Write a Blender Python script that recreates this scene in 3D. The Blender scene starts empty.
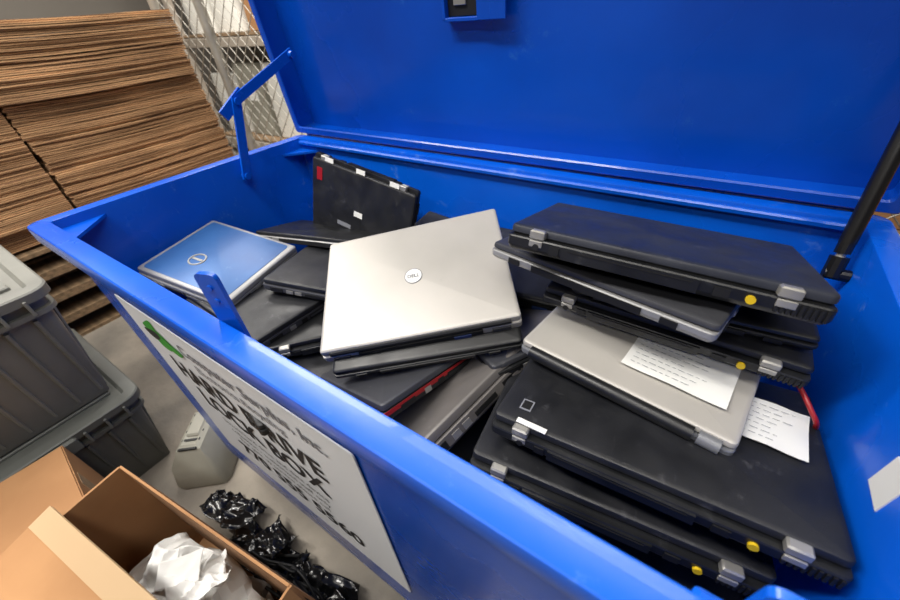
import bpy, math, random
import numpy as np
from mathutils import Matrix, Vector, Euler, noise
random.seed(7)
scn=bpy.context.scene
scn.view_settings.view_transform='Standard'
COL=scn.collection
def srgb(r,g,b):
    f=lambda c:(c/12.92 if c<=.04045 else ((c+.055)/1.055)**2.4)
    return (f(r/255),f(g/255),f(b/255),1)
# ---------------------------------------------------------------- materials
def mat(name,col,rough=.5,metal=0,coat=0,noise_amt=.0,noise_scale=8,bump=0,bump_scale=60,col2=None,rough_var=0,spec=.5,trans=0,alpha=1,stretch=(1,1,1),scuff=None,scuff_pos=.62,scuff_scale=5,scuff_amt=.45):
    m=bpy.data.materials.new(name); m.use_nodes=True; nt=m.node_tree; N=nt.nodes; Lk=nt.links
    b=N['Principled BSDF']; b.inputs['Roughness'].default_value=rough; b.inputs['Metallic'].default_value=metal
    b.inputs['Coat Weight'].default_value=coat; b.inputs['Base Color'].default_value=col
    b.inputs['Specular IOR Level'].default_value=spec
    if trans: b.inputs['Transmission Weight'].default_value=trans
    tc=N.new('ShaderNodeTexCoord'); mp=N.new('ShaderNodeMapping'); mp.inputs['Scale'].default_value=stretch
    Lk.new(tc.outputs['Object'],mp.inputs[0])
    cur=None
    if col2 is None and noise_amt: col2=tuple(c*(1-noise_amt) for c in col[:3])+(1,)
    if col2:
        n=N.new('ShaderNodeTexNoise'); n.inputs['Scale'].default_value=noise_scale; n.inputs['Detail'].default_value=6
        Lk.new(mp.outputs[0],n.inputs['Vector'])
        r=N.new('ShaderNodeValToRGB'); r.color_ramp.elements[0].position=.35; r.color_ramp.elements[1].position=.65
        r.color_ramp.elements[0].color=col2; r.color_ramp.elements[1].color=col
        Lk.new(n.outputs['Fac'],r.inputs[0]); Lk.new(r.outputs[0],b.inputs['Base Color']);cur=r.outputs[0]
    if scuff:
        for (rx,st,pos) in ((.6,(1,14,3),scuff_pos),(-.9,(16,1.5,3),scuff_pos),(.2,(5,5,5),scuff_pos-.04)):
            mp2=N.new('ShaderNodeMapping');mp2.inputs['Scale'].default_value=st;mp2.inputs['Rotation'].default_value=(0,0,rx)
            Lk.new(tc.outputs['Object'],mp2.inputs[0])
            n=N.new('ShaderNodeTexNoise');n.inputs['Scale'].default_value=scuff_scale;n.inputs['Detail'].default_value=12;n.inputs['Roughness'].default_value=.75
            Lk.new(mp2.outputs[0],n.inputs['Vector'])
            r=N.new('ShaderNodeValToRGB');r.color_ramp.elements[0].position=pos;r.color_ramp.elements[1].position=pos+.12
            r.color_ramp.elements[0].color=(0,0,0,1);r.color_ramp.elements[1].color=(scuff_amt,)*3+(1,)
            Lk.new(n.outputs['Fac'],r.inputs[0])
            mx=N.new('ShaderNodeMixRGB');mx.inputs[2].default_value=scuff
            Lk.new(r.outputs[0],mx.inputs[0])
            if cur: Lk.new(cur,mx.inputs[1])
            else: mx.inputs[1].default_value=col
            cur=mx.outputs[0]
        Lk.new(cur,b.inputs['Base Color'])
    if rough_var:
        n=N.new('ShaderNodeTexNoise'); n.inputs['Scale'].default_value=noise_scale*1.7; n.inputs['Detail'].default_value=5
        Lk.new(mp.outputs[0],n.inputs['Vector'])
        mr=N.new('ShaderNodeMapRange'); mr.inputs['From Min'].default_value=.3; mr.inputs['From Max'].default_value=.7
        mr.inputs['To Min'].default_value=max(0,rough-rough_var); mr.inputs['To Max'].default_value=rough+rough_var
        Lk.new(n.outputs['Fac'],mr.inputs[0]); Lk.new(mr.outputs[0],b.inputs['Roughness'])
    if bump:
        n=N.new('ShaderNodeTexNoise'); n.inputs['Scale'].default_value=bump_scale; n.inputs['Detail'].default_value=3
        Lk.new(mp.outputs[0],n.inputs['Vector'])
        bp=N.new('ShaderNodeBump'); bp.inputs['Strength'].default_value=bump; bp.inputs['Distance'].default_value=.01
        Lk.new(n.outputs['Fac'],bp.inputs['Height']); Lk.new(bp.outputs[0],b.inputs['Normal'])
    return m
M={}
M['blue']=mat('blue_paint',srgb(2,88,204),.28,coat=.1,col2=srgb(1,72,180),noise_scale=2.2,rough_var=.08,bump=.08,bump_scale=12,scuff=srgb(110,150,210),scuff_pos=.64,scuff_scale=3,spec=.4)
M['blue_lid']=mat('blue_paint_lid',srgb(1,76,188),.30,coat=.1,col2=srgb(1,60,160),noise_scale=2.0,rough_var=.1,bump=.10,bump_scale=10,scuff=srgb(60,120,190),scuff_pos=.66,scuff_scale=2.4,spec=.4)
M['black']=mat('black_plastic',srgb(25,26,28),.42,col2=srgb(16,17,19),noise_scale=9,rough_var=.1,scuff=srgb(90,90,92),scuff_pos=.64,scuff_amt=.25)
M['black_lid']=mat('black_lid',srgb(29,30,34),.46,col2=srgb(21,22,25),noise_scale=12,rough_var=.14,bump=.05,bump_scale=400,scuff=srgb(120,120,124),scuff_pos=.62,scuff_amt=.22)
M['slate_lid']=mat('slate_lid',srgb(42,46,58),.46,col2=srgb(34,37,48),noise_scale=10,rough_var=.14,scuff=srgb(120,122,130),scuff_pos=.62,scuff_amt=.22)
M['dark']=mat('port_dark',srgb(9,9,10),.6)
M['silver']=mat('silver_lid',srgb(180,176,169),.42,metal=.2,col2=srgb(170,167,160),noise_scale=5,rough_var=.06,scuff=srgb(140,136,130),scuff_pos=.66,scuff_amt=.3)
M['grey']=mat('grey_plastic',srgb(120,122,126),.42,metal=.2,noise_amt=.15)
M['lgrey']=mat('light_grey_plastic',srgb(150,150,150),.4,metal=.3,noise_amt=.1)
M['dgrey']=mat('dark_grey_lid',srgb(70,71,76),.42,metal=.3,noise_amt=.2,scuff=srgb(150,150,150),scuff_pos=.63,scuff_amt=.25)
M['warmgrey']=mat('warm_grey_lid',srgb(112,108,105),.42,metal=.3,noise_amt=.15,scuff=srgb(160,158,155),scuff_pos=.63,scuff_amt=.25)
M['hinge']=mat('hinge_metal',srgb(168,166,160),.38,metal=.6)
M['lblue']=mat('light_blue_lid',srgb(52,98,154),.42,metal=.15,col2=srgb(40,80,134),noise_scale=6,scuff=srgb(130,150,180),scuff_pos=.64,scuff_amt=.3)
M['yellow']=mat('yellow_jack',srgb(210,176,20),.5)
M['red']=mat('red_plastic',srgb(150,22,28),.4)
M['vga']=mat('vga_blue',srgb(40,60,110),.5)
M['white']=mat('white_paper',srgb(226,226,222),.7)
M['ink']=mat('ink_black',srgb(18,20,26),.6)
M['ink2']=mat('ink_grey',srgb(120,122,130),.6)
M['green']=mat('logo_green',srgb(50,140,45),.6)
M['sign']=mat('sign_vinyl',srgb(218,222,228),.4,noise_amt=.04,noise_scale=3)
M['steel']=mat('galvanized_wire',srgb(180,176,166),.45,metal=.5,noise_amt=.3)
M['blacksteel']=mat('black_strut',srgb(16,16,18),.3)
M['concrete']=mat('concrete_floor',srgb(142,134,122),.8,col2=srgb(100,95,88),noise_scale=3,bump=.3,bump_scale=40)
M['tote']=mat('grey_tote',srgb(116,116,110),.55,col2=srgb(102,102,97),noise_scale=5,rough_var=.08)
M['tote2']=mat('dark_tote',srgb(88,90,86),.55,noise_amt=.15)
M['card']=mat('cardboard',srgb(172,128,86),.85,col2=srgb(152,110,72),noise_scale=4)
M['cardin']=mat('cardboard_inner',srgb(184,140,98),.85,noise_amt=.12,noise_scale=5)
M['tape']=mat('packing_tape',srgb(190,162,128),.18,coat=.6)
M['wood']=mat('pallet_wood',srgb(140,114,86),.8,col2=srgb(100,82,60),noise_scale=6,stretch=(1,8,8))
M['bag']=mat('black_bag',srgb(18,18,20),.22,coat=.3)
M['crump']=mat('crumpled_white',srgb(222,222,220),.8)
M['wall']=mat('painted_wall',srgb(130,124,116),.8,noise_amt=.08,noise_scale=1.5)
M['ceil']=mat('ceiling_white',srgb(120,118,114),.8)
M['pale']=mat('pale_plastic',srgb(150,148,136),.6,noise_amt=.2)
M['rack']=mat('rack_paint',srgb(150,140,128),.5)
M['orange']=mat('orange_carton',srgb(190,120,70),.7)
M['foil']=mat('white_wrap',srgb(228,226,218),.3)
def stripes(name,c1,c2,scale):
    m=mat(name,c1,.88); nt=m.node_tree;N=nt.nodes;Lk=nt.links;b=N['Principled BSDF']
    tc=N.new('ShaderNodeTexCoord')
    w=N.new('ShaderNodeTexWave'); w.bands_direction='Z'; w.inputs['Scale'].default_value=scale; w.inputs['Distortion'].default_value=2.0;w.inputs['Detail'].default_value=3;w.inputs['Detail Scale'].default_value=2
    n=N.new('ShaderNodeTexNoise');n.inputs['Scale'].default_value=2.2;n.inputs['Detail'].default_value=5
    mp=N.new('ShaderNodeMapping');mp.inputs['Scale'].default_value=(1,1,5);Lk.new(tc.outputs['Object'],mp.inputs[0]);Lk.new(mp.outputs[0],n.inputs['Vector'])
    Lk.new(tc.outputs['Object'],w.inputs['Vector'])
    r=N.new('ShaderNodeValToRGB');r.color_ramp.elements[0].color=c2;r.color_ramp.elements[1].color=c1
    r.color_ramp.elements[0].position=.1;r.color_ramp.elements[1].position=.6
    Lk.new(w.outputs['Fac'],r.inputs[0])
    mx=N.new('ShaderNodeMixRGB');mx.blend_type='MULTIPLY';mx.inputs[0].default_value=.7
    r2=N.new('ShaderNodeValToRGB');r2.color_ramp.elements[0].position=.3;r2.color_ramp.elements[0].color=(.36,.33,.31,1);r2.color_ramp.elements[1].position=.6
    Lk.new(n.outputs['Fac'],r2.inputs[0]);Lk.new(r.outputs[0],mx.inputs[1]);Lk.new(r2.outputs[0],mx.inputs[2]);Lk.new(mx.outputs[0],b.inputs['Base Color'])
    return m
M['edge']=stripes('corrugated_edges',srgb(204,162,118),srgb(118,84,56),40)
def emis(name,c,s):
    m=bpy.data.materials.new(name);m.use_nodes=True;b=m.node_tree.nodes['Principled BSDF']
    b.inputs['Base Color'].default_value=c;b.inputs['Emission Color'].default_value=c;b.inputs['Emission Strength'].default_value=s
    return m
M['tube']=emis('light_tube',(1,.96,.9,1),6)
# ---------------------------------------------------------------- mesh builder
class MB:
    def __init__(s): s.v=[];s.f=[];s.m=[];s.mats=[]
    def mi(s,k):
        if k not in s.mats: s.mats.append(k)
        return s.mats.index(k)
    def add(s,vs,fs,k,T=None):
        o=len(s.v); i=s.mi(k)
        for p in vs:
            p=Vector(p); s.v.append(T@p if T is not None else p)
        for f in fs: s.f.append([a+o for a in f]); s.m.append(i)
    def loft(s,rings,k,T=None,cap0=True,cap1=True,closed=True):
        n=len(rings[0]); vs=[p for r in rings for p in r]; fs=[]
        for j in range(len(rings)-1):
            for i in range(n if closed else n-1):
                a=j*n+i;b=j*n+(i+1)%n; fs.append([a,b,b+n,a+n])
        if cap0: fs.append(list(range(n))[::-1])
        if cap1: fs.append([(len(rings)-1)*n+i for i in range(n)])
        s.add(vs,fs,k,T)
    def rrect(s,x0,x1,y0,y1,r,z,seg=3):
        out=[]
        r=max(r,1e-5)
        for cx,cy,a0 in ((x1-r,y1-r,0),(x0+r,y1-r,90),(x0+r,y0+r,180),(x1-r,y0+r,270)):
            for i in range(seg+1):
                a=math.radians(a0+90*i/seg); out.append((cx+r*math.cos(a),cy+r*math.sin(a),z))
        return out
    def slab(s,x0,x1,y0,y1,prof,r,k,T=None,seg=4,**kw):
        s.loft([s.rrect(x0+i,x1-i,y0+i,y1-i,max(r-i,.0003),z,seg) for z,i in prof],k,T,**kw)
    def box(s,c,sz,k,T=None,b=.0):
        x,y,z=sz[0]/2,sz[1]/2,sz[2]/2
        TT=Matrix.Translation(c); TT=T@TT if T is not None else TT
        if b<=0: s.add([(i*x,j*y,l*z) for l in(-1,1) for i,j in((-1,-1),(1,-1),(1,1),(-1,1))],[[3,2,1,0],[4,5,6,7],[0,1,5,4],[1,2,6,5],[2,3,7,6],[3,0,4,7]],k,TT)
        else: s.slab(-x,x,-y,y,[(-z,b),(-z+b,0),(z-b,0),(z,b)],b,k,TT,seg=2)
    def cyl(s,p0,p1,r,k,T=None,n=12,r1=None):
        p0=Vector(p0);p1=Vector(p1);d=(p1-p0);q=d.to_track_quat('Z','Y').to_matrix()
        r1=r if r1 is None else r1
        R=[[p+q@Vector((rr*math.cos(2*math.pi*i/n),rr*math.sin(2*math.pi*i/n),0)) for i in range(n)] for p,rr in((p0,r),(p1,r1))]
        s.loft(R,k,T)
    def text(s,body,size,k,T,align='LEFT',bold=0.0,sx=1.0):
        c=bpy.data.curves.new('t','FONT');c.body=body;c.size=size;c.align_x=align;c.offset=bold;c.extrude=0.0;c.resolution_u=3
        o=bpy.data.objects.new('t',c);COL.objects.link(o);bpy.context.view_layer.update()
        me=o.evaluated_get(bpy.context.evaluated_depsgraph_get()).to_mesh()
        vs=[(v.co.x*sx,v.co.y,v.co.z) for v in me.vertices];fs=[list(p.vertices) for p in me.polygons]
        s.add(vs,fs,k,T)
        bpy.data.objects.remove(o);bpy.data.curves.remove(c)
    def obj(s,name,T=None,ang=26,parent=None,recenter=True):
        me=bpy.data.meshes.new(name)
        vs=s.v
        if T is None and recenter and vs:
            lo=Vector([min(v[i] for v in vs) for i in range(3)]);hi=Vector([max(v[i] for v in vs) for i in range(3)])
            c=(lo+hi)/2; vs=[v-c for v in vs]; T=Matrix.Translation(c)
        me.from_pydata([tuple(v) for v in vs],[],s.f)
        for k in s.mats: me.materials.append(M[k])
        me.polygons.foreach_set('material_index',s.m)
        me.polygons.foreach_set('use_smooth',[True]*len(me.polygons))
        me.update(); me.set_sharp_from_angle(angle=math.radians(ang))
        o=bpy.data.objects.new(name,me);COL.objects.link(o)
        if T is not None: o.matrix_world=T
        return o
def RT(x,y,z,rx=0,ry=0,rz=0): return Matrix.Translation((x,y,z))@Euler((rx,ry,rz)).to_matrix().to_4x4()
def pose(p):
    x,y,z,yaw,a,b=p[:6]
    m=Matrix.Translation((x,y,z))@Matrix.Rotation(yaw,4,'Z')@Matrix.Rotation(a,4,'X')@Matrix.Rotation(b,4,'Y')
    if len(p)>6: m=m@Matrix.Rotation(p[6],4,'Z')
    return m
# ---------------------------------------------------------------- dims
XL,XR_,YF,YB,RZ=-1.097,.236,.134,.781,1.0
# ---------------------------------------------------------------- job box
jb=MB()
zf=.54
prof=[(0,zf),(0,RZ-.003),(.001,RZ-.0005),(.003,RZ),(.033,RZ),(.035,RZ-.001),(.036,RZ-.004),(.036,RZ-.030),(.035,RZ-.033),(.032,RZ-.034),(.010,RZ-.034),(.006,RZ-.038),(.005,.125),(.004,.115)]
rings=[jb.rrect(XL-o,XR_+o,YF-o,YB+o,.006+o*.5,z,8) for o,z in prof]
jb.loft(rings,'blue')
# pressed stiffening bead below the rim on the outside
jb.cyl((XL+.01,YF-.004,RZ-.075),(XR_-.01,YF-.004,RZ-.075),.006,'blue',n=12)
for x in (-.95,-.1): jb.box((x+.05,(YF+YB)/2,.058),(.12,.60,.115),'blue',b=.008)
jb.box(((XL+XR_)/2,YB-.006,RZ-.012),(XR_-XL-.004,.012,.012),'blue',b=.003)
jb.add([(XL,YF,RZ-.02),(XL+.09,YF,RZ-.02),(XL,YF+.09,RZ-.02),(XL,YF,RZ-.026),(XL+.09,YF,RZ-.026),(XL,YF+.09,RZ-.026)],[[0,1,2],[5,4,3],[1,4,5,2],[0,3,4,1],[2,5,3,0]],'blue')
jb.add([(XL,YB,RZ-.03),(XL,YB-.08,RZ-.03),(XL+.08,YB,RZ-.03),(XL,YB,RZ-.036),(XL,YB-.08,RZ-.036),(XL+.08,YB,RZ-.036)],[[0,1,2],[5,4,3],[1,4,5,2],[0,3,4,1],[2,5,3,0]],'blue')
def tab(x,yaw,h=.10,w=.05,tilt=0):
    T=RT(x,YF+.006,RZ-.045,tilt,0,yaw)
    pts=[(-w/2,0),(w/2,0),(w/2,h-.008)]+[(w/2-.008+.008*math.cos(a),h-.008+.008*math.sin(a)) for a in [math.pi/2*i/4 for i in range(1,5)]]+[(-w/2+.008-.008*math.sin(a),h-.008+.008*math.cos(a)) for a in [math.pi/2*i/4 for i in range(0,5)]]
    jb.loft([[(px,-.003,pz) for px,pz in pts],[(px,.003,pz) for px,pz in pts]],'blue',T)
    jb.cyl((0,-.005,h-.02),(0,.005,h-.02),.004,'blue',T)
    jb.cyl((0,-.005,h-.040),(0,.005,h-.040),.004,'blue',T)
tab(-.450,.35,.118,.030)
jb.box((-.447,YF+.006,RZ-.05),(.06,.012,.05),'blue',b=.003)
tab(.130,.0,.084,.058)
jb.box((.130,YF+.012,RZ-.05),(.09,.02,.03),'blue',b=.004)
jb.cyl((XL-.01,YB+.046,RZ+.004),(XR_+.01,YB+.046,RZ+.004),.009,'blue')
# lid (shallow tray, standing open)
lean=math.radians(-5)
LW0,LW1=XL-.044,XR_+.044
TL=Matrix.Translation((0,YB+.100,RZ+.012))@Matrix.Rotation(-lean,4,'X')@Matrix.Rotation(math.pi/2,4,'X')
H=.70;D=.075
lp=[(-.003,0),(D-.004,-.0),(D,.003),(D,.018),(D-.003,.021),(D-.006,.020),(D-.006,.005),(0,.005)]
rings=[jb.rrect(LW0+i,LW1-i,i,H-i,.008,z,8) for z,i in lp]
jb.loft(rings,'blue_lid',TL)
jb.box((-.510,.315,.006),(.085,.09,.010),'dark',TL,b=.002)
for sx in(-1,1): jb.box((-.510+sx*.045,.315,.012),(.007,.10,.024),'blue_lid',TL,b=.001)
jb.box((-.510,.267,.012),(.097,.007,.024),'blue_lid',TL,b=.001)
jb.box((-.520,.315,.013),(.03,.05,.004),'hinge',TL,b=.001)
jb.box((-.440,.312,.026),(.065,.095,.005),'blue_lid',TL,b=.001)
for i in range(4): jb.cyl((-.54+.045*i,.240,0),(-.54+.045*i,.240,.0012),.0018,'blue',TL,n=8)
jb.box((XR_-.0006,.352,.922),(.0012,.035,.045),'white',b=.0)
jb.obj('blue_steel_job_box',ang=24)
# folding lid stay (left)
st=MB()
def bar(a,b,w,t,k,axis=Vector((1,0,0))):
    a=Vector(a);b=Vector(b);d=(b-a).normalized();n=axis;s_=d.cross(n).normalized()
    A=[a-d*w*.4+s_*w/2-n*t/2,a-d*w*.4-s_*w/2-n*t/2,b+d*w*.4-s_*w/2-n*t/2,b+d*w*.4+s_*w/2-n*t/2]
    B=[p+n*t for p in A]
    st.add(A+B,[[3,2,1,0],[4,5,6,7],[0,1,5,4],[1,2,6,5],[2,3,7,6],[3,0,4,7]],k)
J=Vector((-1.085,.610,RZ+.137));T0=Vector((-1.045,.79,RZ+.222));B0=Vector((-1.085,.560,RZ-.045))
bar(T0,J,.024,.006,'blue');bar(J+Vector((.007,0,0)),B0+Vector((.007,0,0)),.024,.006,'blue')
bar(J+Vector((.0,-.035,-.022)),J+Vector((0,.02,.012)),.028,.007,'blue')
for p in (J,T0,B0): st.cyl(p+Vector((-.008,0,0)),p+Vector((.016,0,0)),.009,'blue')
st.obj('lid_stay')
gs=MB()
a=Vector((.215,.700,RZ-.055));b=Vector((.215,.79,RZ+.19));m=a.lerp(b,.18)
gs.cyl(a,b,.006,'hinge');gs.cyl(m,b.lerp(a,-.35),.0105,'blacksteel',n=16);gs.cyl(a.lerp(b,-.02),a.lerp(b,.10),.012,'blacksteel')
gs.cyl(a-Vector((.01,0,0)),a+Vector((.02,0,0)),.009,'blacksteel')
gs.cyl(a.lerp(b,.12),m,.010,'blacksteel')
gs.obj('gas_strut')
# ---------------------------------------------------------------- sign
sg=MB()
sx0,sx1,sz1,sz0=-.95,-.255,RZ-.128,.30
ys=YF-.008
sg.slab(sx0,sx1,sz0,sz1,[(0,.0),(.0015,0),(.002,.0005)],.006,'sign',Matrix.Translation((0,ys,0))@Matrix.Rotation(math.pi/2,4,'X'))
def stxt(body,x,z,size,k='ink',al='LEFT',bold=0,sx=1): sg.text(body,size,k,Matrix.Translation((x,ys-.0032,z))@Matrix.Rotation(math.pi/2,4,'X'),al,bold,sx)
cx=(sx0+sx1)/2
for i,(dx,dz,r) in enumerate(((0,0,.5),(.03,-.012,-.5),(-.008,-.024,.2),(.035,-.035,.4),(.065,-.03,-.2))):
    pts=[(math.cos(t)*.038,math.sin(t)*.015+.008*math.cos(t)**2) for t in [2*math.pi*k/20 for k in range(20)]]
    sg.add([(p[0],p[1],0) for p in pts],[list(range(20))],'green' if i!=2 else 'ink',Matrix.Translation((sx0+.11+dx,ys-.003-.0003*i,sz1-.045+dz))@Matrix.Rotation(math.pi/2,4,'X')@Matrix.Rotation(r,4,'Z'))
stxt('Computer Surplus, Inc.',sx0+.215,sz1-.068,.044,'ink2',bold=.0010)
stxt('Electronics Recycling',sx0+.24,sz1-.108,.032,'ink2',bold=.0005)
stxt('HARD DRIVE',cx-.01,sz1-.195,.092,'ink','CENTER',.0024,.92)
stxt('LOCK BOX',cx-.01,sz1-.285,.092,'ink','CENTER',.0024,.92)
stxt('Secure hard drive and data device',cx,sz1-.330,.027,'ink','CENTER')
stxt('collection - authorized staff only',cx,sz1-.365,.027,'ink','CENTER')
stxt('For pick up service please call',cx,sz1-.400,.027,'ink','CENTER')
stxt('770 555 5560',cx+.02,sz1-.480,.080,'ink','CENTER',.0018)
sg.obj('hard_drive_sign')
# ---------------------------------------------------------------- laptops
def laptop(p,w,d,t,lid='black_lid',base='black',kind='bus',logo=None,edge=None,into=None,jack=True,r=.008):
    mb=into or MB(); T=pose(p) if into else None
    x,y=w/2,d/2
    ze=-t*.36
    yh=-y+(.010 if kind=='think' else .004)
    mb.slab(-x,x,-y,y,[(-t,.006),(-t+.004,.0015),(-t+.007,0),(ze-.003,0),(ze-.0012,.0012)],r,base,T)
    mb.slab(-x+.003,x-.003,yh+.003,y-.003,[(ze-.0013,0),(ze+.0005,0)],r,'dark',T)
    if edge: mb.slab(-x-.0008,x+.0008,-y-.0008,y+.0008,[(ze-.009,.0),(ze-.002,0)],r,edge,T)
    lp_=[(ze+.0005,.001),(ze+.0015,0),(-.0045,0),(-.0018,.0012),(-.0004,.0035),(0,.007)]
    if logo=='ring':
        mb.slab(-x,x,yh,y,lp_,r,'lgrey',T)
        mb.slab(-x+.012,x-.016,yh+.010,y-.010,[(-.001,0),(.0006,0),(.0009,.001)],r,lid,T)
    else:
        mb.slab(-x,x,yh,y,lp_,r,lid,T)
    yy=-y
    def port(px,pz,sw,sh,k='dark',dep=.003): mb.box((px,yy,pz),(sw,dep,sh),k,T)
    zb=(-t+ze)/2; hb=(t+ze)
    if kind=='think':
        for sx in(-1,1):
            X=sx*(x-.042)
            mb.box((X,yy+.0055,ze*.60),(.021,.013,-ze*1.05),'hinge',T,b=.002)
            mb.box((X,yy-.0002,zb+.004),(.018,.003,hb*.40),'hinge',T,b=.0008)
        port(-x*.12,zb,w*.44,hb*.72,'black',.006)
        port(-x*.12,zb+hb*.2,w*.40,.0012,'dark',.0075)
        for i in range(9): port(x*.96-.0052*i,zb,.0028,hb*.6)
        if jack:
            mb.cyl((x*.60,yy-.0032,zb),(x*.60,yy+.002,zb),.0048,'yellow',T,n=14)
            mb.cyl((-x*.76,yy-.0025,zb),(-x*.76,yy+.002,zb),.0045,'dark',T,n=12)
        port(-x*.62,zb,.013,hb*.5)
        port(x*.45,zb,.016,hb*.5)
    elif kind=='dell':
        port(0,zb+.002,w*.62,hb*.7,'dark',.005)
        for sx in(-1,1): port(sx*x*.80,zb,.032,hb*.6,'dgrey',.006)
        mb.cyl((-x*.90,yy+.004,ze*.7),(x*.90,yy+.004,ze*.7),.0055,'dark',T,n=10)
        port(x*.42,zb,.03,hb*.45,'vga',.0075);port(-x*.45,zb,.018,hb*.5,'dark',.007)
    elif kind=='side':
        for (px,pw,k,q) in ((-.78,.03,'dark',.5),(-.58,.016,'hinge',.4),(-.45,.016,'hinge',.4),(-.2,.05,'dark',.3),(.1,.02,'dark',.5),(.45,.12,'dark',.45),(.86,.012,'dark',.4)):
            port(px*x,zb,pw,hb*q,k,.003)
        port(.45*x,zb,.10,hb*.25,base,.0045)
    elif kind=='hp':
        mb.cyl((-x*.86,yy+.001,ze-.002),(x*.70,yy+.001,ze-.002),t*.36,'black',T,n=20)
        mb.cyl((x*.74,yy+.001,ze-.002),(x*.90,yy+.001,ze-.002),t*.34,'grey',T,n=20)
        port(-x*.5,zb,.03,hb*.5)
    else:
        port(0,zb,w*.5,hb*.6,'dark',.004); port(x*.7,zb,.02,hb*.5,'dark',.004); port(-x*.7,zb,.02,hb*.5,'dark',.004)
    for sx in(-1,1):
        for (py,pw,k) in ((-y*.6,.03,'dark'),(-y*.25,.014,'hinge'),(0,.014,'dark'),(y*.35,.055,'dark')):
            mb.box((sx*x,py,zb),(.0024,pw,hb*.45),k,T)
        mb.box((sx*x,y*.35,zb),(.0034,.05,hb*.22),base,T)
    mb.box((0,y-.001,ze),(.03,.003,.004),'grey',T)
    for fx,fy in((-1,-1),(1,-1),(1,1),(-1,1)): mb.cyl((fx*(x-.03),fy*(y-.03),-t-.0015),(fx*(x-.03),fy*(y-.03),-t+.001),.007,'dark',T,n=8)
    I=(T or Matrix.Identity(4))
    if logo=='disc':
        mb.cyl((0,.0,-.0005),(0,0,.0009),.0175,'grey',T,n=28);mb.cyl((0,.0,0),(0,0,.0011),.016,'white',T,n=28)
        mb.text('DELL',.0105,'grey',I@Matrix.Translation((0,-.004,.0016)),'CENTER',.0003)
    if logo=='ring':
        n=28
        ri=[[((q)*math.cos(2*math.pi*i/n)*1.0,(q)*math.sin(2*math.pi*i/n),z) for i in range(n)] for q,z in((.022,.0005),(.021,.0026),(.018,.0026),(.017,.0005))]
        mb.loft(ri,'hinge',I@Matrix.Translation((-.035,-.03,0)),cap0=False,cap1=False)
        mb.box((-.035,-.03,.0018),(.03,.006,.0015),'hinge',T)
    if logo=='tag':
        mb.box((-x+.035,-y+.045,.0003),(.016,.02,.0008),'ink2',T);mb.box((-x+.035,-y+.045,.0006),(.012,.015,.0008),'dark',T)
    if logo=='asset':
        mb.box((.05,.045,.0004),(.05,.012,.0008),'ink2',T);mb.box((x-.03,-y+.05,.0004),(.02,.035,.0008),'red',T);mb.box((0,.0,.0004),(.03,.015,.0008),'white',T)
        for q in(-.35,0,.35): mb.box((q*w*.9,-y+.004,.0006),(.03,.012,.0012),'white',T)
    return mb if into else mb.obj('laptop',pose(p))
laptop((-.398,.442,.900,.663,.321,-.165),.361,.265,.036,'silver','silver','dell','disc',r=.006)
laptop((-.372,.425,.862,.66,.30,-.14),.340,.25,.022,'black','black','gen')
laptop((-.932,.337,.850,.166,.074,.13),.285,.232,.036,'lblue','lgrey','side','ring')
laptop((-.775,.335,.805,-.05,-.027,.03),.29,.235,.034,'black_lid','dgrey','side')
laptop((-.761,.655,.858,-.622,1.299,.657,math.pi),.355,.245,.028,'black_lid','black','think','asset',jack=False)
laptop((-.84,.60,.822,.28,-.30,0),.33,.20,.026,'black','lgrey','gen')
laptop((-.436,.362,.742,-.2,-.124,-.391),.34,.25,.034,'dgrey','black','gen',edge='red')
laptop((-.290,.405,.752,1.20,-.52,-.22),.360,.25,.046,'warmgrey','warmgrey','side')
HP=laptop((.005,.494,.880,-.158,-.015,-.02),.292,.235,.028,'silver','grey','hp')
T4=laptop((.042,.396,.856,.026,-.136,-.050),.366,.258,.032,'black_lid','black','think','tag')
laptop((.010,.365,.797,.134,-.128,.034),.35,.25,.034,'black_lid','black','think')
laptop((.020,.588,.930,-.03,-.024,.0),.342,.24,.028,'black_lid','black','think')
laptop((.030,.600,.953,.06,-.013,-.011),.30,.22,.020,'black','black','gen')
laptop((-.063,.553,.984,-.233,-.136,-.040),.33,.235,.026,'dgrey','lgrey','gen')
laptop((-.024,.555,1.023,.037,-.26,.02),.36,.24,.034,'slate_lid','black','think')
# lower fill laptops
laptop((-.60,.30,.735,1.35,.05,.06),.33,.25,.032,'black_lid','black','dell')
laptop((-.64,.50,.815,.35,-.12,.10),.33,.25,.030,'black_lid','dgrey','side')
laptop((-.62,.42,.765,.9,-.05,.05),.33,.25,.030,'black','black','think')
laptop((-.27,.66,.850,.15,.1,.05),.33,.22,.030,'black_lid','black','dell')
laptop((-.20,.56,.80,1.0,-.25,-.05),.30,.22,.030,'dgrey','black','side')
laptop((-.45,.66,.82,-.1,.2,.05),.34,.22,.030,'black_lid','black','think')
pile=MB()
for ly in range(3):
    for i in range(4):
        for j in range(2):
            laptop((XL+.168+i*.333,YF+.155+j*.325+random.uniform(-.015,.015),zf+.04+ly*.036,random.uniform(-.06,.06),0,0),.30,.235,.034,'black_lid','black',random.choice(['dell','gen','think']),into=pile)
pile.obj('laptop_pile')
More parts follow.
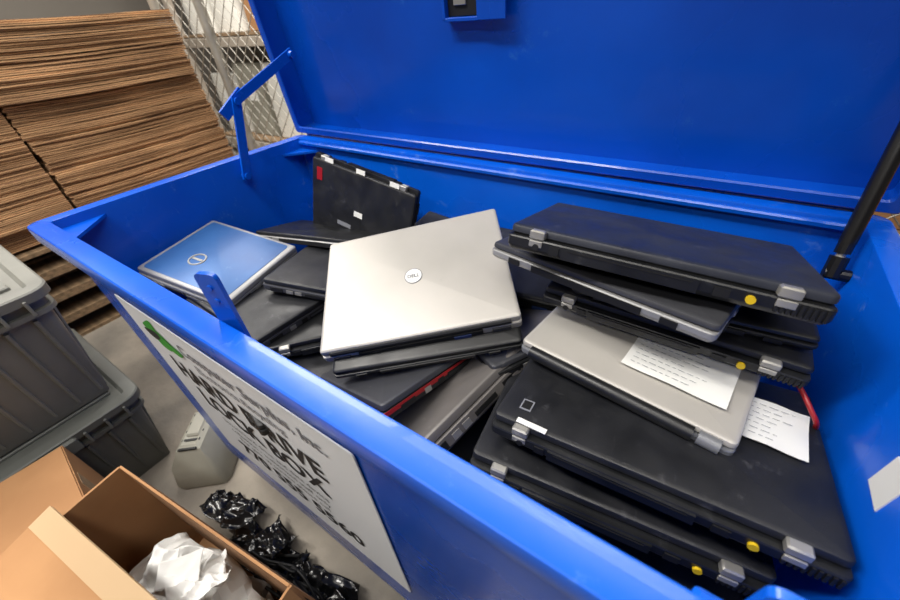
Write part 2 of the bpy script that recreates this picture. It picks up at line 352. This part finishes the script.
# papers
def paper(T,w,h,name='paper_note',lines=7):
    mb=MB();n=8
    vs=[];fs=[]
    for j in range(n+1):
        for i in range(n+1):
            u=i/n-.5;v=j/n-.5
            vs.append((u*w,v*h,.0012+.004*max(0,abs(v)-.3)*2+.0015*math.sin(u*5+v*3)**2))
    for j in range(n):
        for i in range(n): fs.append([j*(n+1)+i,j*(n+1)+i+1,(j+1)*(n+1)+i+1,(j+1)*(n+1)+i])
    mb.add(vs,fs,'white')
    for l in range(lines):
        yy=h*(.36-.72*l/(lines-1)); xx=-w*.43
        while xx<w*random.uniform(.0,.42):
            ww=random.uniform(.003,.010); mb.box((xx+ww/2,yy,.0045),(ww,.0006,.0002),'ink2'); xx+=ww+.003
    return mb.obj(name,T)
paper(HP.matrix_world@RT(.058,-.030,.0022,0,0,.0),.130,.085)
paper(T4.matrix_world@RT(.128,.032,.0026,0,0,-.15),.075,.085)
mbx=MB();mbx.box((0,0,0),(.04,.008,.0012),'white');mbx.obj('paper_label',T4.matrix_world@RT(-.13,-.116,.0016,0,0,-.05))
# red lanyard strap slipping off the right stack
cr=bpy.data.curves.new('red_strap','CURVE');cr.dimensions='3D';cr.bevel_depth=.003;cr.bevel_resolution=2
sp=cr.splines.new('NURBS');sp.points.add(5)
for i,p in enumerate(((.165,.50,.905),(.185,.49,.895),(.195,.47,.89),(.205,.455,.880),(.215,.45,.87),(.222,.47,.84))): sp.points[i].co=(*p,1)
sp.use_endpoint_u=True;cr.materials.append(M['red']);COL.objects.link(bpy.data.objects.new('red_strap',cr))
# ---------------------------------------------------------------- totes, cartons
def tote(x0,x1,y0,y1,z0,h,k,name='storage_tote'):
    mb=MB();b=.05
    mb.slab(x0,x1,y0,y1,[(z0,b),(z0+.01,b-.004),(z0+h-.09,.012),(z0+h-.088,-.004),(z0+h-.075,-.004),(z0+h-.073,.008),(z0+h-.045,.006),(z0+h-.044,-.014),(z0+h-.02,-.016),(z0+h-.016,-.012),(z0+h-.014,.02),(z0+h-.022,.03)],.035,k,seg=6)
    for i in range(7):
        yy=y0+.06+(y1-y0-.12)*i/6
        mb.cyl((x1-b+.002,yy,z0+.02),(x1-.008,yy,z0+h-.1),.006,k,n=6)
        xx=x0+.06+(x1-x0-.12)*i/6
        mb.cyl((xx,y1-b+.002,z0+.02),(xx,y1-.008,z0+h-.1),.006,k,n=6)
    for i in range(5):
        xx=x0+.08+(x1-x0-.16)*i/4
        mb.box((xx,(y0+y1)/2,z0+h-.018),(.03,(y1-y0)*.8,.012),k,b=.003)
    mb.box((x1+.012,(y0+y1)/2,z0+h-.05),(.03,.12,.05),k,b=.006)
    for q in range(8): mb.box((x1+.006,y0+.05+(y1-y0-.1)*q/7,z0+h-.055),(.03,.008,.045),k,b=.002)
    return mb.obj(name)
tote(-1.98,-1.355,-.42,.06,0,.38,'tote2')
tote(-2.00,-1.375,-.42,.065,.372,.43,'tote')
def carton(T,w,d,h,name,flaps,stamps=True):
    mb=MB();t=.005
    mb.box((0,0,t/2),(w,d,t),'cardin')
    for sx in(-1,1): mb.box((sx*(w/2-t/2),0,h/2),(t,d,h),'card')
    for sy in(-1,1): mb.box((0,sy*(d/2-t/2),h/2),(w-2*t,t,h),'card')
    def flap(side,ang,fl):
        if side in('y0','y1'):
            s_=1 if side=='y1' else -1
            TT=Matrix.Translation((0,s_*(d/2-t/2),h+.002))@Matrix.Rotation(-s_*ang,4,'X')
            mb.box((0,0,fl/2),(w-.01,t,fl),'card',TT)
            if side=='y0':
                mb.box((0,t*.6,fl-.02),(w-.01,.001,.045),'tape',TT);mb.box((0,-t*.6,fl-.02),(w-.01,.001,.045),'tape',TT)
        else:
            s_=1 if side=='x1' else -1
            TT=Matrix.Translation((s_*(w/2-t/2),0,h+.002))@Matrix.Rotation(s_*ang,4,'Y')
            mb.box((0,0,fl/2),(t,d-.01,fl),'card',TT)
    for s,(a,f) in flaps.items(): flap(s,math.radians(a),f)
    if stamps:
        for i in range(3):
            mb.cyl((w/2+.0002,-.1+.05*i,h*.6),(w/2+.0012,-.1+.05*i,h*.6),.014,'ink',n=16);mb.cyl((w/2+.0005,-.1+.05*i,h*.6),(w/2+.0016,-.1+.05*i,h*.6),.010,'card',n=16)
    mb.box((0,d/2,h*.55),(.05,.0015,h*.8),'tape')
    return mb.obj(name,T)
carton(RT(-.685,-.22,.0,0,0,.12),.58,.36,.45,'cardboard_box',{'x0':(168,.16),'y0':(-80,.235),'x1':(172,.16),'y1':(176,.17)})
carton(RT(-1.18,-.36,.0,0,0,-.10),.28,.40,.38,'cardboard_box',{'y1':(-92,.2),'y0':(-91,.195)},stamps=False)
def sheet(c,w,h,k,name,seed,rot=(0,0,0),amp=.03,freq=9,n=26,scr=.35,curl=.0):
    vs=[];fs=[];R=Euler(rot).to_matrix();s_=Vector((seed*3.1,seed*1.7,seed*.9))
    for j in range(n+1):
        for i in range(n+1):
            u=(i/n-.5)*w;v=(j/n-.5)*h;p=Vector((u,v,0))
            rdg=1-2*abs(noise.noise(p*freq+s_)); rd2=1-2*abs(noise.noise(p*freq*2.7+s_*2))
            dx=noise.noise(p*freq*.8+s_*4);dy=noise.noise(p*freq*.8-s_*3)
            q=Vector((u*(1-scr)+dx*w*.18,v*(1-scr)+dy*h*.18,amp*rdg+amp*.4*rd2+curl*(u*u+v*v)/(w*w)))
            vs.append(R@q)
    for j in range(n):
        for i in range(n): fs.append([j*(n+1)+i,j*(n+1)+i+1,(j+1)*(n+1)+i+1,(j+1)*(n+1)+i])
    zm=min(v.z for v in vs)
    me=bpy.data.meshes.new(name);me.from_pydata([(v.x,v.y,v.z-zm) for v in vs],[],fs);me.materials.append(M[k])
    me.polygons.foreach_set('use_smooth',[True]*len(me.polygons));me.set_sharp_from_angle(angle=math.radians(30))
    o=bpy.data.objects.new(name,me);o.location=c;COL.objects.link(o)
    md=o.modifiers.new('s','SOLIDIFY');md.thickness=.0006
    return o
sheet((-.72,-.125,.31),.20,.12,'crump','crumpled_paper',3,(.2,.1,.4),.022,12,scr=.3,curl=.05)
sheet((-.64,-.120,.32),.15,.12,'crump','crumpled_paper',8,(-.3,.2,1.2),.020,14,scr=.3,curl=.06)
sheet((-.70,-.120,.355),.11,.06,'crump','crumpled_paper',9,(.3,.1,.9),.004,10,scr=.05,curl=.02)
sheet((-.68,-.20,.16),.45,.30,'crump','crumpled_paper',5,(.0,.0,.1),.06,8,scr=.1)
sheet((-.68,-.20,.008),.45,.30,'crump','crumpled_paper',6,(.0,.0,.1),.07,8,scr=.1)
random.seed(21)
for i in range(11):
    sheet((-.99+i*.078,.015+.025*math.sin(i*2.4),.002+.03*(i%2)),.20,.13,'bag','black_plastic_bag',i+11,(random.uniform(-.3,.3),random.uniform(-.3,.3),random.uniform(-.4,.4)),.024,12,scr=.3)
cb=bpy.data.curves.new('cable_tangle','CURVE');cb.dimensions='3D';cb.bevel_depth=.004;cb.bevel_resolution=2
for k in range(7):
    sp=cb.splines.new('NURBS');sp.points.add(13);px,py=random.uniform(-1.0,-.2),random.uniform(.0,.04)
    for i,p in enumerate(sp.points):
        p.co=(px+.09*math.cos(i*1.1+k)+random.uniform(-.04,.04),py-.02+.03*math.sin(i*1.3+k)+random.uniform(-.03,.03),.012+random.uniform(0,.12),1)
    sp.use_endpoint_u=True
cb.materials.append(M['dark']);o=bpy.data.objects.new('cable_tangle',cb);COL.objects.link(o)
pp=MB()
pp.slab(-.09,.09,-.13,.13,[(0,.0),(.02,-.004),(.10,.015),(.16,.05),(.17,.065),(.165,.075)],.03,'pale',seg=6)
pp.box((0,.02,.165),(.05,.10,.02),'pale',b=.006)
for q in range(5): pp.box((-.0,-.08+.035*q,.166),(.06,.008,.006),'dark')
pp.obj('plastic_printer_housing',RT(-1.24,.11,0,.0,0,.7))
pp=MB();pp.slab(-.14,.14,-.10,.10,[(0,.01),(.01,0),(.11,0),(.12,.012)],.02,'pale');pp.box((0,0,.121),(.2,.1,.006),'grey',b=.001);pp.obj('plastic_case',RT(-1.40,.38,0,0,0,-.4))
for k in range(4):
    mb=MB()
    for y in (-.25,.50,1.25): mb.box((-3.12,y*1.0,.055),(1.1,.09,.09),'wood')
    for i in range(8): mb.box((-3.62+.143*i,.50,.112),(.10,1.62,.018),'wood')
    for i in range(4): mb.box((-3.62+.333*i,.50,.009),(.10,1.62,.018),'wood')
    o=mb.obj('wooden_pallet');o.location.z+=k*.122+.0005*k
cs=MB()
z=.500;bun=0;bx=0;by=0
while z<1.37:
    t=random.choice([.009,.011,.013])
    if bun<=0: bun=random.randint(5,11);bx=random.uniform(-.03,.02);by=random.uniform(-.02,.02)
    bun-=1
    for seg_,(y0,y1) in enumerate(((-.45,.425),(.428,1.30))):
        jx=bx+random.uniform(-.008,.008);jy=by+random.uniform(-.006,.006)
        n=6;sag=random.uniform(-.003,.003)
        vs=[]
        for i in range(n+1):
            yy=y0+(jy if seg_ else 0)*(1)+(y1-y0)*i/n;dz=sag*math.sin(math.pi*i/n)+.006*math.sin(yy*5+seg_)
            for xx,zz in((-3.6,z),(-2.6+jx,z),(-2.6+jx,z+t*.84),(-3.6,z+t*.84)): vs.append((xx,yy,zz+dz))
        fs=[[3,2,1,0],[4*n,4*n+1,4*n+2,4*n+3]]
        for i in range(n):
            for q in range(4):
                a_=4*i+q;b_=4*i+(q+1)%4;fs.append([a_,b_,b_+4,a_+4])
        cs.add(vs,fs,'edge')
    z+=t
cs.obj('flattened_cardboard_stack',ang=20)
for i,(x,y,w,d,h,r,k) in enumerate(((-2.05,.55,.5,.35,.22,.2,'card'),(-1.75,1.0,.45,.3,.30,-.3,'card'),(-2.2,.98,.3,.3,.35,.1,'card'),(-1.66,.62,.26,.20,.16,.5,'card'))):
    mb=MB();mb.box((0,0,h/2),(w,d,h),k,b=.004);mb.box((0,0,h+.0005),(w*.98,.05,.001),'tape');mb.obj('closed_carton',RT(x,y,0,0,0,r))
# chain link fence
fx0,fx1,fz0,fz1,fy=-3.0,1.6,.08,2.6,1.42
fe=MB();s_=.058
def wire(p,q): fe.cyl(p,q,.0023,'steel',n=5)
W=fx1-fx0;Hh=fz1-fz0
kk=-Hh
while kk<W:
    xa=max(kk,0);za=xa-kk;xb=min(kk+Hh,W);zb_=xb-kk
    if xb>xa:
        wire((fx0+xa,fy-.002,fz0+za),(fx0+xb,fy-.002,fz0+zb_))
        wire((fx1-xa,fy+.002,fz0+za),(fx1-xb,fy+.002,fz0+zb_))
    kk+=s_*1.45
for x in (fx0,-2.52,-.2,fx1): fe.cyl((x,fy,0),(x,fy,fz1+.05),.028,'steel',n=16)
for zz in (fz0,fz1): fe.cyl((fx0,fy,zz),(fx1,fy,zz),.02,'steel',n=12)
fe.obj('chain_link_fence',ang=60)
def shelf(x0,x1,y,name='pallet_rack'):
    mb=MB()
    for x in (x0,x1):
        for yy in (y,y+.8): mb.box((x,yy,1.5),(.07,.07,3.0),'rack',b=.004)
    for z in (.15,1.15,2.15):
        for yy in (y,y+.8): mb.box(((x0+x1)/2,yy,z),(x1-x0,.05,.08),'rack',b=.004)
        mb.box(((x0+x1)/2,y+.4,z+.06),(x1-x0-.04,.8,.02),'wood')
    mb.obj(name)
shelf(-5.2,-2.9,2.6);shelf(-2.7,-.4,2.6);shelf(-.2,2.1,2.6)
for i in range(39):
    sh=i%3; x=-5.0+ (i//3)*.53
    if abs(x+2.8)<.2 or abs(x+.3)<.2: continue
    z=.22+sh*1.0;h=random.uniform(.5,.8);w=random.uniform(.36,.46)
    k=random.choice(['foil','card','foil','foil','pale'])
    mb=MB();mb.box((0,0,h/2),(w,.5,h),k,b=.006);mb.box((0,0,h+.0005),(w*.98,.06,.001),'tape');mb.box((0,-.2505,h*.6),(w*.4,.001,h*.2),'white')
    mb.obj('stored_carton',RT(x,3.0,z+.002,0,0,0))
for (x,y,w,d,h,k) in ((.85,.75,.5,.45,.75,'card'),(1.0,1.15,.5,.3,1.0,'orange')):
    mb=MB();mb.box((0,0,h/2),(w,d,h),k,b=.006);mb.box((0,0,h+.0005),(w*.98,.05,.001),'tape');mb.obj('closed_carton',RT(x,y,0))
# ---------------------------------------------------------------- room
def panel(name,c,s,k):
    mb=MB();mb.box((0,0,0),s,k);return mb.obj(name,RT(*c))
panel('floor',(-1.5,.5,-.05),(11,9,.1),'concrete')
panel('ceiling',(-1.5,.5,4.05),(11,9,.1),'ceil')
panel('wall_back',(-1.5,5.05,2),(11,.1,4),'wall')
panel('wall_front',(-1.5,-4.05,2),(11,.1,4),'wall')
panel('wall_left',(-7.05,.5,2),(.1,9,4),'wall')
panel('wall_right',(4.05,.5,2),(.1,9,4),'wall')
def light(x,y,z,sx,sy,e,rz=0,col=(1,.96,.9)):
    l=bpy.data.lights.new('tube_light','AREA');l.shape='RECTANGLE';l.size=sx;l.size_y=sy;l.energy=e;l.color=col
    o=bpy.data.objects.new('tube_light',l);o.location=(x,y,z);o.rotation_euler=(0,0,rz);COL.objects.link(o)
    mb=MB();mb.box((0,0,.05),(sx+.06,sy+.1,.08),'ceil',b=.01)
    for q in(-1,1): mb.cyl((-sx/2,q*sy*.25,.0),(sx/2,q*sy*.25,.0),.014,'tube',n=10)
    mb.obj('ceiling_light_fixture',RT(x,y,z+.03,0,0,rz))
light(-1.6,-.6,3.4,2.0,.3,110)
light(.9,-.3,3.6,2.4,.4,40)
light(-.4,1.9,3.6,2.4,.4,50)
light(-3.9,.3,3.6,2.4,.4,100)
light(-3.0,2.0,3.6,2.4,.4,140)
light(-.4,-2.4,3.6,2.4,.4,50)
w=bpy.data.worlds.new('w');scn.world=w;w.use_nodes=True;w.node_tree.nodes['Background'].inputs[0].default_value=(.8,.85,1,1);w.node_tree.nodes['Background'].inputs[1].default_value=.3
# ---------------------------------------------------------------- camera
fwd=Vector((-.458,.639,-.6186)).normalized();up=Vector((-.295,.546,.784));up=(up-up.dot(fwd)*fwd).normalized();rt=fwd.cross(up)
cd=bpy.data.cameras.new('camera');cd.sensor_width=36;cd.lens=373/900*36;cd.clip_start=.02
cd.dof.use_dof=True;cd.dof.focus_distance=.65;cd.dof.aperture_fstop=4.5
co=bpy.data.objects.new('camera',cd);COL.objects.link(co)
m=Matrix((rt,up,-fwd)).transposed().to_4x4();m.translation=(0,0,1.3);co.matrix_world=m
scn.camera=co
